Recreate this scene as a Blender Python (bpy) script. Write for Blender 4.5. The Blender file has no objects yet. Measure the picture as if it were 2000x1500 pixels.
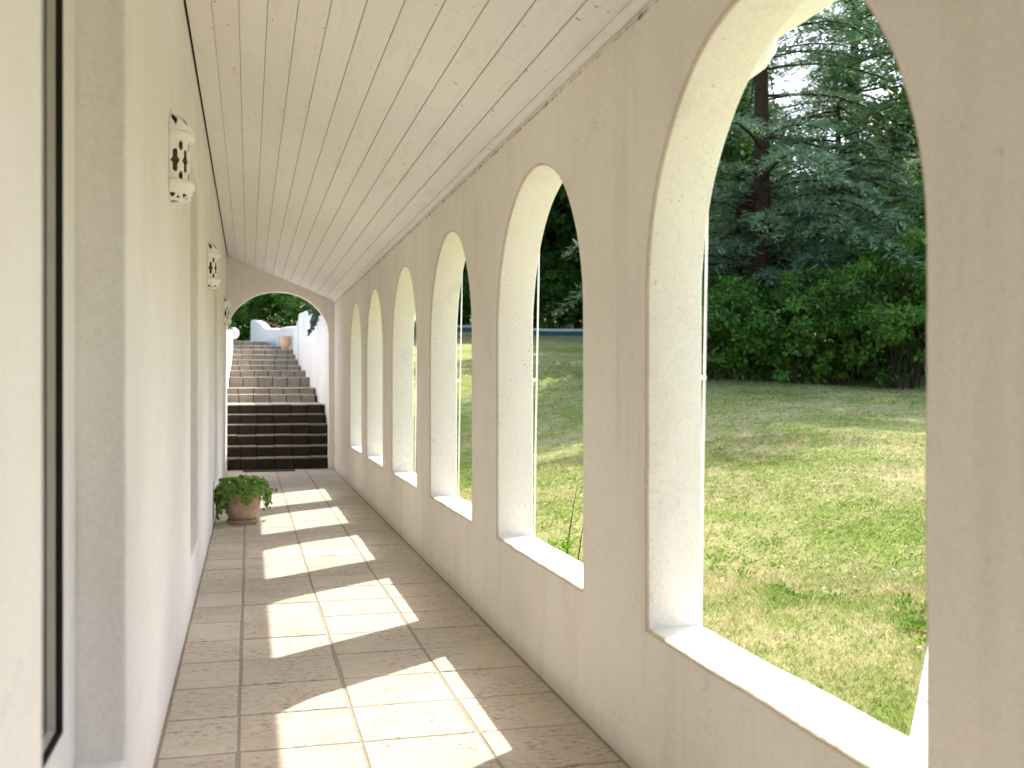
import bpy, bmesh, math, random
import numpy as np
from mathutils import Vector, noise as mnoise

# ------------------------------------------------------------------ camera, sky, sun, exposure
S = bpy.context.scene
COL = S.collection
R = math.radians
YAW = R(14.34)
SN, CS = math.sin(YAW), math.cos(YAW)
FPX = 2010.0
EYE = 1.2

cam_data = bpy.data.cameras.new("camera")
cam = bpy.data.objects.new("camera", cam_data)
COL.objects.link(cam)
cam.location = (0, 0, EYE)
cam.rotation_euler = (R(90), 0, -YAW)
cam_data.sensor_width = 36
cam_data.lens = FPX / 2000 * 36
cam_data.clip_start = 0.02
cam_data.clip_end = 1000
cam_data.dof.use_dof = True
cam_data.dof.focus_distance = 6.0
cam_data.dof.aperture_fstop = 3.2
S.camera = cam

SUN = Vector((1.0, 0.763, 1.398)).normalized()
world = bpy.data.worlds.new("World")
S.world = world
world.use_nodes = True
wn = world.node_tree
bg = wn.nodes["Background"]
sky = wn.nodes.new("ShaderNodeTexSky")
sky.sky_type = 'NISHITA'
sky.sun_disc = False
sky.sun_elevation = math.asin(SUN.z)
sky.sun_rotation = math.atan2(SUN.x, SUN.y)
sky.air_density = 1.0
sky.dust_density = 2.5
sky.ozone_density = 0.6
hs = wn.nodes.new("ShaderNodeHueSaturation")
hs.inputs["Saturation"].default_value = 0.9
wn.links.new(sky.outputs[0], hs.inputs["Color"])
wn.links.new(hs.outputs[0], bg.inputs[0])
bg.inputs[1].default_value = 0.15

sd = bpy.data.lights.new("sun", 'SUN')
sd.energy = 2.9
sd.angle = R(0.5)
sd.color = (1.0, 0.935, 0.85)
so = bpy.data.objects.new("sun", sd)
COL.objects.link(so)
so.rotation_euler = (-SUN).to_track_quat('-Z', 'Y').to_euler()

S.view_settings.view_transform = 'Standard'
S.view_settings.look = 'None'
S.view_settings.gamma = 1
S.view_settings.exposure = 1.58
S.render.engine = 'CYCLES'
S.cycles.max_bounces = 14
S.cycles.diffuse_bounces = 10
S.cycles.glossy_bounces = 4
S.cycles.transmission_bounces = 6
S.cycles.use_denoising = True
S.cycles.sample_clamp_indirect = 8

rng = np.random.default_rng(7)
random.seed(7)


# ------------------------------------------------------------------ helpers
def px(x, z):
    """garden position (X, Y) of the thing seen at photo column x at camera depth z"""
    xc = (x - 1000) / FPX * z
    return (xc * CS + z * SN, -xc * SN + z * CS)


def tag(o, label=None, cat=None, group=None, kind=None):
    if label: o["label"] = label
    if cat: o["category"] = cat
    if group: o["group"] = group
    if kind: o["kind"] = kind
    return o


def empty(name, loc=(0, 0, 0), rz=0):
    o = bpy.data.objects.new(name, None)
    o.empty_display_size = 0.2
    COL.objects.link(o)
    o.location = loc
    o.rotation_euler = (0, 0, rz)
    return o


def link(name, me, mat, parent=None, smooth=False):
    if mat is not None and not me.materials:
        me.materials.append(mat)
    if smooth:
        me.polygons.foreach_set("use_smooth", [True] * len(me.polygons))
    o = bpy.data.objects.new(name, me)
    COL.objects.link(o)
    if parent: o.parent = parent
    return o


def from_bm(name, bm, mat, parent=None, smooth=False, angle=None):
    me = bpy.data.meshes.new(name)
    bm.normal_update()
    bm.to_mesh(me)
    bm.free()
    o = link(name, me, mat, parent, smooth)
    if angle: me.set_sharp_from_angle(angle=R(angle))
    return o


def box(bm, x0, x1, y0, y1, z0, z1, bev=0.0, seg=2):
    vs = [bm.verts.new(p) for p in ((x0, y0, z0), (x1, y0, z0), (x1, y1, z0), (x0, y1, z0),
                                    (x0, y0, z1), (x1, y0, z1), (x1, y1, z1), (x0, y1, z1))]
    fs = [bm.faces.new([vs[i] for i in f]) for f in ((3, 2, 1, 0), (4, 5, 6, 7), (0, 1, 5, 4), (1, 2, 6, 5), (2, 3, 7, 6), (3, 0, 4, 7))]
    if bev > 0:
        es = list({e for f in fs for e in f.edges})
        bmesh.ops.bevel(bm, geom=es, offset=bev, segments=seg, affect='EDGES', profile=0.6)
    return vs


def tube(bm, pts, radii, n=8, cap=True):
    rings = []
    pts = [Vector(p) for p in pts]
    prev = None
    for i, p in enumerate(pts):
        t = (pts[min(i + 1, len(pts) - 1)] - pts[max(i - 1, 0)]).normalized()
        ref = prev if prev is not None else (Vector((1, 0, 0)) if abs(t.x) < .9 else Vector((0, 1, 0)))
        u = (ref - t * ref.dot(t)).normalized()
        v = t.cross(u)
        prev = u
        r = radii[i]
        rings.append([bm.verts.new(p + (u * math.cos(a) + v * math.sin(a)) * r) for a in (2 * math.pi * k / n for k in range(n))])
    for a, b in zip(rings, rings[1:]):
        for k in range(n):
            bm.faces.new((a[k], a[(k + 1) % n], b[(k + 1) % n], b[k]))
    if cap:
        bm.faces.new(rings[0][::-1]); bm.faces.new(rings[-1])


def lathe(bm, prof, n=32, centre=(0, 0)):
    rings = []
    for r, z in prof:
        rings.append([bm.verts.new((centre[0] + r * math.cos(a), centre[1] + r * math.sin(a), z)) for a in (2 * math.pi * k / n for k in range(n))])
    for a, b in zip(rings, rings[1:]):
        for k in range(n):
            bm.faces.new((a[k], a[(k + 1) % n], b[(k + 1) % n], b[k]))
    return rings


def np_mesh(name, V, F):
    """V (N,3), F (M,k) numpy arrays"""
    me = bpy.data.meshes.new(name)
    V = np.asarray(V, dtype=np.float32); F = np.asarray(F, dtype=np.int32)
    m, k = F.shape
    me.vertices.add(len(V)); me.vertices.foreach_set("co", V.ravel())
    me.loops.add(m * k); me.loops.foreach_set("vertex_index", F.ravel())
    me.polygons.add(m)
    me.polygons.foreach_set("loop_start", np.arange(0, m * k, k, dtype=np.int32))
    me.polygons.foreach_set("loop_total", np.full(m, k, dtype=np.int32))
    me.update(calc_edges=True)
    return me


def nrm(a):
    return a / np.maximum(np.linalg.norm(a, axis=1, keepdims=True), 1e-9)


def leaves(P, D, U, L, W, fold=0.25):
    """diamond leaves, folded along the midrib"""
    D = nrm(D); side = nrm(np.cross(D, U)); up = np.cross(side, D)
    L = np.asarray(L).reshape(-1, 1); W = np.asarray(W).reshape(-1, 1)
    mid = P + D * L * .45
    a = P; b = mid + side * W * .5 + up * W * fold; c = P + D * L; d = mid - side * W * .5 + up * W * fold
    V = np.stack([a, b, c, d], 1).reshape(-1, 3)
    n = len(P)
    i = np.arange(n) * 4
    F = np.stack([i, i + 1, i + 2, i + 3], 1)
    return V, F


# ------------------------------------------------------------------ materials
class NT:
    def __init__(self, name):
        self.m = bpy.data.materials.new(name)
        self.m.use_nodes = True
        self.t = self.m.node_tree
        self.b = self.t.nodes["Principled BSDF"]
        self.out = self.t.nodes["Material Output"]
        self._co = None

    def n(self, kind, **kw):
        nd = self.t.nodes.new("ShaderNode" + kind)
        for k, v in kw.items():
            if hasattr(nd, k) and k not in nd.inputs:
                setattr(nd, k, v)
            else:
                nd.inputs[k].default_value = v
        return nd

    def l(self, a, b):
        self.t.links.new(a, b)

    def pos(self, scale=(1, 1, 1)):
        g = self.n("NewGeometry")
        mp = self.n("Mapping")
        mp.inputs["Scale"].default_value = scale
        self.l(g.outputs["Position"], mp.inputs["Vector"])
        return mp.outputs[0]

    def noise(self, scale, detail=4, rough=.55, vec=None):
        nd = self.n("TexNoise", Scale=scale, Detail=detail, Roughness=rough)
        self.l(vec if vec is not None else self.pos(), nd.inputs["Vector"])
        return nd.outputs["Fac"]

    def ramp(self, fac, stops, interp='LINEAR'):
        nd = self.n("ValToRGB")
        cr = nd.color_ramp
        cr.interpolation = interp
        while len(cr.elements) < len(stops): cr.elements.new(0.5)
        for e, (p, c) in zip(cr.elements, stops):
            e.position = p
            e.color = (c, c, c, 1) if isinstance(c, (int, float)) else (*c, 1)
        self.l(fac, nd.inputs[0])
        return nd.outputs[0]

    def mix(self, a, b, fac, mode='MIX'):
        nd = self.n("MixRGB", blend_type=mode)
        for i, v in ((0, fac), (1, a), (2, b)):
            if isinstance(v, (int, float)): nd.inputs[i].default_value = v
            elif isinstance(v, tuple): nd.inputs[i].default_value = (*v, 1)
            else: self.l(v, nd.inputs[i])
        return nd.outputs[0]

    def math(self, op, a, b=0.0):
        nd = self.n("Math", operation=op)
        for i, v in ((0, a), (1, b)):
            if isinstance(v, (int, float)): nd.inputs[i].default_value = v
            else: self.l(v, nd.inputs[i])
        return nd.outputs[0]

    def bump(self, h, strength=.3, dist=.01, prev=None):
        nd = self.n("Bump", Strength=strength, Distance=dist)
        self.l(h, nd.inputs["Height"])
        if prev is not None: self.l(prev, nd.inputs["Normal"])
        return nd.outputs[0]

    def done(self, color=None, rough=.6, normal=None, spec=.3):
        if color is not None:
            if isinstance(color, tuple): self.b.inputs["Base Color"].default_value = (*color, 1)
            else: self.l(color, self.b.inputs["Base Color"])
        if isinstance(rough, (int, float)): self.b.inputs["Roughness"].default_value = rough
        else: self.l(rough, self.b.inputs["Roughness"])
        self.b.inputs["Specular IOR Level"].default_value = spec
        if normal is not None: self.l(normal, self.b.inputs["Normal"])
        return self.m


def plaster(name, col, dirt=1.0, coarse=1.0, band=None):
    k = NT(name)
    big = k.noise(1.1, 5, .6)
    c = k.mix(tuple(x * .91 for x in col), tuple(min(.91, x * 1.03) for x in col), k.ramp(big, [(.3, 0.), (.7, 1.)]))
    streak = k.noise(1.0, 6, .65, k.pos((5, 5, .55)))
    c = k.mix(c, (.42, .36, .27), k.math('MULTIPLY', k.ramp(streak, [(.54, 0.), (.78, 1.)]), 0.26 * dirt))
    blot = k.noise(3.2, 8, .75)
    c = k.mix(c, (.36, .31, .23), k.math('MULTIPLY', k.ramp(blot, [(.60, 0.), (.75, 1.)]), .16 * dirt))
    speck = k.noise(62, 3, .6)
    sel = k.noise(2.5, 3, .6)
    sp = k.math('MULTIPLY', k.ramp(speck, [(.66, 0.), (.72, 1.)]), k.ramp(sel, [(.42, 0.), (.60, 1.)]))
    c = k.mix(c, (.16, .12, .08), k.math('MULTIPLY', sp, .55 * dirt))
    sep = k.n("SeparateXYZ")
    k.l(k.pos(), sep.inputs[0])
    low = k.ramp(k.math('ADD', sep.outputs[2], k.math('MULTIPLY', k.noise(7, 5, .7), .12)), [(.055, 1.), (.15, 0.)])
    c = k.mix(c, (.33, .27, .19), k.math('MULTIPLY', low, .35 * dirt))
    warp = k.n("VectorMath", operation='ADD')
    nz_ = k.n("TexNoise", Scale=2.2, Detail=6, Roughness=.7)
    gp = k.pos()
    k.l(gp, nz_.inputs["Vector"])
    k.l(gp, warp.inputs[0]); k.l(nz_.outputs["Color"], warp.inputs[1])
    vor = k.n("TexVoronoi", feature='DISTANCE_TO_EDGE', Scale=.9)
    k.l(warp.outputs[0], vor.inputs["Vector"])
    crack = k.math('MULTIPLY', k.ramp(vor.outputs["Distance"], [(.0012, 1.), (.0038, 0.)]), k.ramp(k.noise(1.3, 4, .6), [(.50, 0.), (.62, 1.)]))
    c = k.mix(c, (.30, .24, .17), k.math('MULTIPLY', crack, .5))
    grain = k.noise(85, 4, .7)
    c = k.mix(c, k.ramp(grain, [(.32, .88), (.56, 1.)]), .7, 'MULTIPLY')
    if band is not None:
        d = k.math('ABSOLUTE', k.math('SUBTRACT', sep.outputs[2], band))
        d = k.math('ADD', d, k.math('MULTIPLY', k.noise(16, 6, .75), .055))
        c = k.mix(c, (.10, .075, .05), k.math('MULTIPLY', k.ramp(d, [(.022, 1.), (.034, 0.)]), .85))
    nb = k.bump(k.noise(7, 5, .6), .55 * coarse, .02)
    nb = k.bump(k.noise(55, 5, .7), .55 * coarse, .006, nb)
    return k.done(c, .85, nb, .2)


WALL = (.905, .86, .80)
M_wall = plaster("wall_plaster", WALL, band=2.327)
M_end = plaster("end_wall_plaster", WALL)
M_house = plaster("house_plaster", (.87, .84, .815), .35, .8)
M_worn = plaster("worn_plaster_edge", (.68, .61, .51), 1.7, 2.0)
M_garden_wall = plaster("garden_wall_plaster", (.82, .80, .76), .5)


def simple(name, col, rough=.5, spec=.4, var=.12, scale=20, bump=.1, metallic=0):
    k = NT(name)
    f = k.noise(scale, 5, .6)
    c = k.mix(tuple(x * (1 - var) for x in col), tuple(min(1, x * (1 + var)) for x in col), k.ramp(f, [(.3, 0.), (.7, 1.)]))
    nb = k.bump(k.noise(scale * 4, 3), bump, .002)
    k.b.inputs["Metallic"].default_value = metallic
    return k.done(c, rough, nb, spec)


M_frame = simple("white_frame", (.80, .79, .77), .35, .5, .03, 12, .04)
M_gasket = simple("black_gasket", (.012, .013, .012), .6)
M_greyframe = simple("grey_frame", (.74, .73, .68), .4, .4, .05)
M_glass = NT("window_glass")
M_glass.b.inputs["Base Color"].default_value = (.045, .05, .035, 1)
M_glass = M_glass.done(None, .04, None, .6)
M_ceramic = simple("white_ceramic", (.90, .89, .86), .32, .5, .04, 25, .08)
M_lantern_shadow = simple("lantern_shadow", (.10, .065, .035), .8)  # painted darkness seen through the lantern holes
M_terracotta = simple("terracotta", (.47, .33, .245), .85, .2, .25, 9, .25)
M_terrapale = simple("pale_terracotta", (.62, .42, .28), .75, .25, .15, 10, .2)
M_gutter = simple("white_gutter", (.84, .82, .77), .4, .4, .05, 6, .05)
M_dark = simple("roof_void_shadow", (.03, .025, .02), .9)  # shade of the roof void as a flat dark colour
M_rooftile = simple("roof_tiles", (.34, .17, .11), .8, .2, .25, 4, .3)
M_mat = simple("dark_grate", (.05, .045, .04), .7)
M_wire = simple("white_wire", (.80, .80, .78), .4)
M_soil = simple("soil", (.06, .04, .025), .95)
M_teal = simple("teal_board", (.03, .13, .16), .5, .4, .2, 3)
M_whiteboard = simple("white_edge", (.75, .78, .78), .5, .4, .15, 2)


def ceiling_mat():
    k = NT("painted_boards")
    g = k.n("NewGeometry")
    rnd = g.outputs["Random Per Island"]
    c = k.mix((.865, .84, .83), (.90, .88, .875), rnd)
    smear = k.noise(1.0, 6, .7, k.pos((14, 2.2, 14)))
    c = k.mix(c, (.44, .38, .30), k.math('MULTIPLY', k.ramp(smear, [(.56, 0.), (.74, 1.)]), .22))
    ruled = k.noise(1.0, 3, .6, k.pos((9, 46, 9)))
    c = k.mix(c, (.40, .33, .25), k.math('MULTIPLY', k.ramp(ruled, [(.64, 0.), (.72, 1.)]), .14))
    speck = k.noise(36, 3, .55)
    c = k.mix(c, (.12, .08, .05), k.math('MULTIPLY', k.ramp(speck, [(.695, 0.), (.73, 1.)]), .85))
    nb = k.bump(k.noise(1, 4, .6, k.pos((90, 6, 90))), .15, .002)
    return k.done(c, .6, nb, .3)


def tile_mat():
    k = NT("travertine_tile")
    g = k.n("NewGeometry")
    rnd = g.outputs["Random Per Island"]
    c = k.mix((.48, .415, .345), (.57, .505, .43), rnd)
    cloud = k.noise(1.0, 6, .65, k.pos((5, 9, 5)))
    c = k.mix(c, (.62, .565, .495), k.ramp(cloud, [(.42, 0.), (.72, .75)]))
    vein = k.noise(1.0, 7, .7, k.pos((9, 34, 9)))
    c = k.mix(c, (.38, .32, .25), k.math('MULTIPLY', k.ramp(vein, [(.53, 0.), (.68, 1.)]), .55))
    pit = k.noise(1.0, 5, .75, k.pos((26, 70, 30)))
    where = k.noise(3.3, 3, .6)
    pm = k.math('MULTIPLY', k.ramp(pit, [(.545, 0.), (.59, 1.)]), k.ramp(where, [(.40, 0.), (.52, 1.)]))
    c = k.mix(c, (.15, .11, .07), k.math('MULTIPLY', pm, .8))
    nb = k.bump(k.math('SUBTRACT', 1.0, pm), .5, .004)
    nb = k.bump(vein, .15, .004, nb)
    return k.done(c, k.ramp(cloud, [(.3, .38), (.7, .55)]), nb, .4)


def stone_mat(name, c0, c1, c2):
    k = NT(name)
    g = k.n("NewGeometry")
    rnd = g.outputs["Random Per Island"]
    c = k.mix(c0, c1, rnd)
    f = k.noise(9, 6, .7)
    c = k.mix(c, c2, k.ramp(f, [(.45, 0.), (.75, .7)]))
    nb = k.bump(k.noise(30, 6, .7), .5, .01)
    return k.done(c, .75, nb, .25)


def leaf_mat(name, cols, trans=.35, rough=.5, spec=.3):
    k = NT(name)
    g = k.n("NewGeometry")
    stops = [(i / max(1, len(cols) - 1), c) for i, c in enumerate(cols)]
    c = k.ramp(g.outputs["Random Per Island"], stops)
    k.done(c, rough, None, spec)
    tr = k.n("BsdfTranslucent")
    k.l(k.mix(c, (1.0, .95, .35), .35, 'MULTIPLY'), tr.inputs[0])
    bright = k.n("MixShader")
    bright.inputs[0].default_value = trans
    k.l(k.b.outputs[0], bright.inputs[1]); k.l(tr.outputs[0], bright.inputs[2])
    k.l(bright.outputs[0], k.out.inputs[0])
    return k.m


M_ceiling = ceiling_mat()
M_tile = tile_mat()
M_filler = simple("joint_paint", (.36, .31, .25), .8)
M_brick_shaded = stone_mat("shaded_brown_brick", (.018, .014, .009), (.040, .028, .018), (.036, .03, .02))  # brown step stone, colour darkened to hold the shade on the lower flight
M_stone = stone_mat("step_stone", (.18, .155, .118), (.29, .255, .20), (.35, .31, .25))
M_tread_shaded = stone_mat("shaded_brown_tread", (.15, .125, .095), (.22, .19, .15), (.26, .23, .18))  # tread stone with the lower flight's shade mixed into its colour
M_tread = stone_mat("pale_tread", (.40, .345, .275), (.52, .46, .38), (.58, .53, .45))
M_grout = simple("grout", (.34, .30, .25), .9, .2, .2, 30, .3)
M_bark = simple("bark", (.045, .033, .024), .9, .15, .35, 7, .8)
M_cedar = leaf_mat("cedar_needles", [(.09, .20, .11), (.18, .33, .21), (.28, .43, .29), (.42, .55, .41)], .4, .55)
M_cedar_green = leaf_mat("green_cedar_needles", [(.06, .16, .06), (.13, .28, .12), (.24, .40, .20)], .4, .55)
M_shrub = leaf_mat("shrub_leaves", [(.022, .075, .014), (.05, .17, .025), (.10, .29, .04), (.17, .33, .06), (.20, .22, .07)], .4)
M_shrub_light = leaf_mat("light_shrub_leaves", [(.06, .16, .022), (.11, .25, .035), (.18, .32, .06)], .45)
M_tree = leaf_mat("tree_leaves", [(.03, .085, .015), (.06, .15, .025), (.12, .22, .045)], .4)
M_tree_yellow = leaf_mat("yellow_tree_leaves", [(.08, .14, .016), (.16, .23, .03), (.30, .33, .07)], .5)
M_pot_leaf = leaf_mat("pot_leaves", [(.09, .22, .03), (.16, .32, .05), (.25, .40, .10)], .45, .45)
M_ivy = leaf_mat("ivy_leaves", [(.015, .04, .012), (.03, .07, .02)], .12, .35)
M_flower = leaf_mat("white_petals", [(.75, .75, .72), (.85, .85, .82)], .3)
M_blade = None
M_weed = leaf_mat("weed_leaves", [(.11, .23, .025), (.19, .32, .05)], .4, .7, .1)


def lawn_mat(blade=False):
    k = NT("grass_blades" if blade else "lawn")
    a = k.noise(.55, 6, .65)
    b = k.noise(4.5, 6, .7)
    if blade:
        g = k.n("NewGeometry")
        fine = g.outputs["Random Per Island"]
    else:
        fine = k.ramp(k.noise(38, 6, .8), [(.3, 0.), (.7, 1.)])
    green = k.mix((.175, .27, .045), (.30, .38, .085), fine)
    straw = k.mix((.43, .385, .18), (.60, .54, .31), fine)
    f = k.math('ADD', k.math('MULTIPLY', a, .6), k.math('MULTIPLY', b, .5))
    if blade: f = k.math('ADD', f, k.math('MULTIPLY', k.math('SUBTRACT', fine, .5), .22))
    c = k.mix(green, straw, k.ramp(f, [(.46, 0.), (.66, 1.)]))
    if not blade:
        nb = k.bump(fine, .7, .03)
        return k.done(c, .95, nb, .1)
    k.done(c, .7, None, .15)
    tr = k.n("BsdfTranslucent"); k.l(c, tr.inputs[0])
    mx = k.n("MixShader"); mx.inputs[0].default_value = .45
    k.l(k.b.outputs[0], mx.inputs[1]); k.l(tr.outputs[0], mx.inputs[2]); k.l(mx.outputs[0], k.out.inputs[0])
    return k.m


M_lawn = lawn_mat()
M_blade = lawn_mat(True)
M_path = plaster("white_path", (.78, .76, .72), .5)


# ------------------------------------------------------------------ dimensions (X across the corridor, Y along it)
AL, AR = -0.293, 1.162          # house wall face, arcade wall inner face
THK = 0.185                     # arcade wall thickness
Y0, Y1 = -3.2, 14.6             # corridor ends
ZL, ZR = 2.96, 2.36             # ceiling height left / right
SILL, SPRING, RAD = 0.46, 1.45, 0.66
slope = (ZR - ZL) / (AR - AL)


def zc(x): return ZL + (x - AL) * slope


# ------------------------------------------------------------------ walls with holes
def arch_outline(c, r, rz, sill, spring, step=.035):
    pts = []
    n = max(2, int((2 * r) / step))
    for i in range(n): pts.append((c - r + 2 * r * i / n, sill))
    n = max(2, int((spring - sill) / step))
    for i in range(n): pts.append((c + r, sill + (spring - sill) * i / n))
    for i in range(48):
        t = math.pi * i / 48
        pts.append((c + r * math.cos(t), spring + rz * math.sin(t)))
    for i in range(n): pts.append((c - r, spring + (sill - spring) * i / n))
    return pts


def rect_outline(u0, u1, z0, z1, step=.05):
    P = [(u0, z0), (u1, z0), (u1, z1), (u0, z1)]
    out = []
    for i in range(4):
        a, b = P[i], P[(i + 1) % 4]
        n = max(1, int(math.hypot(b[0] - a[0], b[1] - a[1]) / step))
        for j in range(n): out.append((a[0] + (b[0] - a[0]) * j / n, a[1] + (b[1] - a[1]) * j / n))
    return out


def wobble(pts, amp, seed):
    out = []
    for u, z in pts:
        v = mnoise.noise_vector(Vector((u * 3.1, z * 3.1, seed))) * amp + mnoise.noise_vector(Vector((u * 14, z * 14, seed + 9))) * amp * .5
        out.append((u + v.x, z + v.y))
    return out


def normals2(pts):
    """pointing away from the hole (counter-clockwise outline)"""
    out = []
    n = len(pts)
    for i in range(n):
        a, b, c = pts[i - 1], pts[i], pts[(i + 1) % n]
        e1 = Vector((b[0] - a[0], b[1] - a[1])).normalized(); e2 = Vector((c[0] - b[0], c[1] - b[1])).normalized()
        n1 = Vector((e1.y, -e1.x)); n2 = Vector((e2.y, -e2.x))
        m = (n1 + n2)
        m = m.normalized() if m.length > 1e-6 else n1
        out.append(m / max(.5, m.dot(n1)))
    return out


def wall_mesh(outer, holes, T, to3, r=.010, amp=.003, depth=None):
    """plate with rounded openings; to3(u, z, w) maps to world; depth: openings end in a niche of this depth"""
    bm = bmesh.new()
    faces_w = {}

    def ring(pts, w):
        return [bm.verts.new(to3(u, z, w)) for u, z in pts]

    def bridge(a, b, smooth=True, mi=0):
        n = len(a)
        for i in range(n):
            f = bm.faces.new((a[i], a[(i + 1) % n], b[(i + 1) % n], b[i]))
            f.smooth = smooth
            f.material_index = mi

    front = [ring(outer, 0.0)]
    back = [ring(outer, T)]
    bridge(front[0], back[0], False)
    for hi, h in enumerate(holes):
        P = wobble(h, amp, hi * 7.3 + 1)
        N = normals2(P)

        def off(d): return [(p[0] + q.x * d, p[1] + q.y * d) for p, q in zip(P, N)]
        D = T if depth is None else depth
        rs = [ring(off(r), 0), ring(off(r * .3), r * .3), ring(P, r)]
        if depth is None:
            rs += [ring(P, D - r), ring(off(r * .3), D - r * .3), ring(off(r), D)]
        else:
            rs += [ring(P, D)]
        for q, (a, b) in enumerate(zip(rs, rs[1:])): bridge(a, b, True, 1 if q in (0, 1) else 0)
        front.append(rs[0])
        if depth is None: back.append(rs[-1])
        else:
            bm.faces.new(rs[-1])
    for loops in (front, back):
        es = []
        for lp in loops:
            for i in range(len(lp)):
                e = bm.edges.get((lp[i], lp[(i + 1) % len(lp)]))
                es.append(e)
        bmesh.ops.triangle_fill(bm, use_beauty=True, use_dissolve=False, edges=es)
    bmesh.ops.recalc_face_normals(bm, faces=bm.faces[:])
    return bm


# arcade wall
CENT = [0.35, 2.25, 4.185, 6.09, 7.97, 9.90, 11.70]
bm = wall_mesh([(Y0, -.25), (Y1, -.25), (Y1, ZR), (Y0, ZR)],
               [arch_outline(c, RAD, .70 if c == 2.25 else RAD, SILL, SPRING) for c in CENT], THK,
               lambda u, z, w: (AR + w, u, z), amp=.0045)
o = from_bm("arcade_wall", bm, M_wall)
o.data.materials.append(M_worn)
o.data.set_sharp_from_angle(angle=R(55))
tag(o, "cream plastered wall pierced by a row of round arched openings, lawn behind it", "wall")

# house wall with window niches
WIN = [(1.64, 2.71), (5.58, 6.47), (9.40, 10.40)]
WZ0, WZ1, NICHE = 0.27, 2.40, 0.118
bm = wall_mesh([(Y0, -.25), (Y1 + .2, -.25), (Y1 + .2, ZL + .45), (Y0, ZL + .45)],
               [rect_outline(a, b, WZ0, WZ1) for a, b in WIN], .30,
               lambda u, z, w: (AL - w, u, z), r=.012, amp=.004, depth=.20)
house_wall = from_bm("house_wall", bm, M_house)
house_wall.data.materials.append(M_house)
house_wall.data.set_sharp_from_angle(angle=R(55))
tag(house_wall, "smooth white house wall with recessed windows and three pierced lanterns", "wall")

FA = AL - NICHE                 # window frame face
for i, (a, b) in enumerate(WIN):
    fw = .165 if i == 0 else .10
    z0, z1 = WZ0, WZ1
    w = empty("window", (FA, (a + b) / 2, z0))
    w.parent = house_wall

    def loc(bmv):
        for v in bmv.verts: v.co -= Vector((FA, (a + b) / 2, z0))
        return bmv
    g = .004
    bmf = bmesh.new()
    # outer frame, four bars butted
    box(bmf, FA - .07, FA, a + g, a + fw, z0 + g, z1 - g, .004)
    box(bmf, FA - .07, FA, b - fw, b - g, z0 + g, z1 - g, .004)
    box(bmf, FA - .07, FA, a + fw + .001, b - fw - .001, z0 + g, z0 + .13, .004)
    box(bmf, FA - .07, FA, a + fw + .001, b - fw - .001, z1 - .10, z1 - g, .004)
    from_bm("frame", loc(bmf), M_frame, w)
    bmg = bmesh.new()
    ia, ib, iz0, iz1 = a + fw, b - fw, z0 + .13, z1 - .10
    for (y0, y1, q0, q1) in ((ia, ia + .006, iz0, iz1), (ib - .006, ib, iz0, iz1), (ia + .006, ib - .006, iz0, iz0 + .006), (ia + .006, ib - .006, iz1 - .006, iz1)):
        box(bmg, FA - .0175, FA - .003, y0, y1, q0, q1)
    from_bm("gasket", loc(bmg), M_gasket, w)
    bms = bmesh.new()
    for (y0, y1, q0, q1) in ((ia, ia + .008, iz0, iz1), (ib - .008, ib, iz0, iz1), (ia + .008, ib - .008, iz0, iz0 + .008), (ia + .008, ib - .008, iz1 - .008, iz1)):
        box(bms, FA - .036, FA - .018, y0, y1, q0, q1)
    from_bm("glazing_bead", loc(bms), M_greyframe, w)
    bmp = bmesh.new()
    box(bmp, FA - .046, FA - .037, ia + .001, ib - .001, iz0 + .001, iz1 - .001)
    from_bm("pane", loc(bmp), M_glass, w)

# end wall with the wide arch onto the stairs
ec, er, erz, esp = 0.395, 0.69, 0.60, 1.88
pts = []
base = -.25
n = 40
outl = [(AL + .001, base)]
left, right = ec - er, ec + er
arch = [(left, base)] + [(left, base + (esp - base) * i / 40) for i in range(1, 40)]
arch += [(ec - er * math.cos(math.pi * i / 64), esp + erz * math.sin(math.pi * i / 64)) for i in range(65)]
arch += [(right, esp + (base - esp) * i / 40) for i in range(1, 41)]
arch = wobble(arch, .003, 4.4)
arch[0] = (left, base); arch[-1] = (right, base)
poly = [(AL + .001, base)] + arch + [(AR - .001, base), (AR - .001, zc(AR) + .25), (AL + .001, zc(AL) + .25)]
bm = bmesh.new()
T = .20
f0 = [bm.verts.new((u, Y1, z)) for u, z in poly]
f1 = [bm.verts.new((u, Y1 + T, z)) for u, z in poly]
nn = len(poly)
for i in range(nn):
    f = bm.faces.new((f0[i], f0[(i + 1) % nn], f1[(i + 1) % nn], f1[i]))
for lp in (f0, f1):
    bmesh.ops.triangle_fill(bm, use_beauty=True, edges=[bm.edges.get((lp[i], lp[(i + 1) % nn])) for i in range(nn)])
bmesh.ops.recalc_face_normals(bm, faces=bm.faces[:])
o = from_bm("end_wall", bm, M_end)
tag(o, "plastered end wall with one wide round arch framing the stone stairs", "wall")

# wall closing the corridor behind the photographer
bm = bmesh.new()
box(bm, AL + .002, AR - .002, Y0, Y0 + .15, -.2, 2.34)
o = from_bm("back_wall", bm, M_house)
tag(o, "plain plastered wall closing the near end of the arcade", "wall")

# roof: board ceiling, roof deck, gutter
roof = empty("roof", (AR, Y0, ZR))
tag(roof, "lean-to roof with sloping ceiling of cream painted boards and white gutter", "roof")
RO = Vector((AR, Y0, ZR))


def rel(bmv, o=RO):
    for v in bmv.verts: v.co -= o
    return bmv


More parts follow.
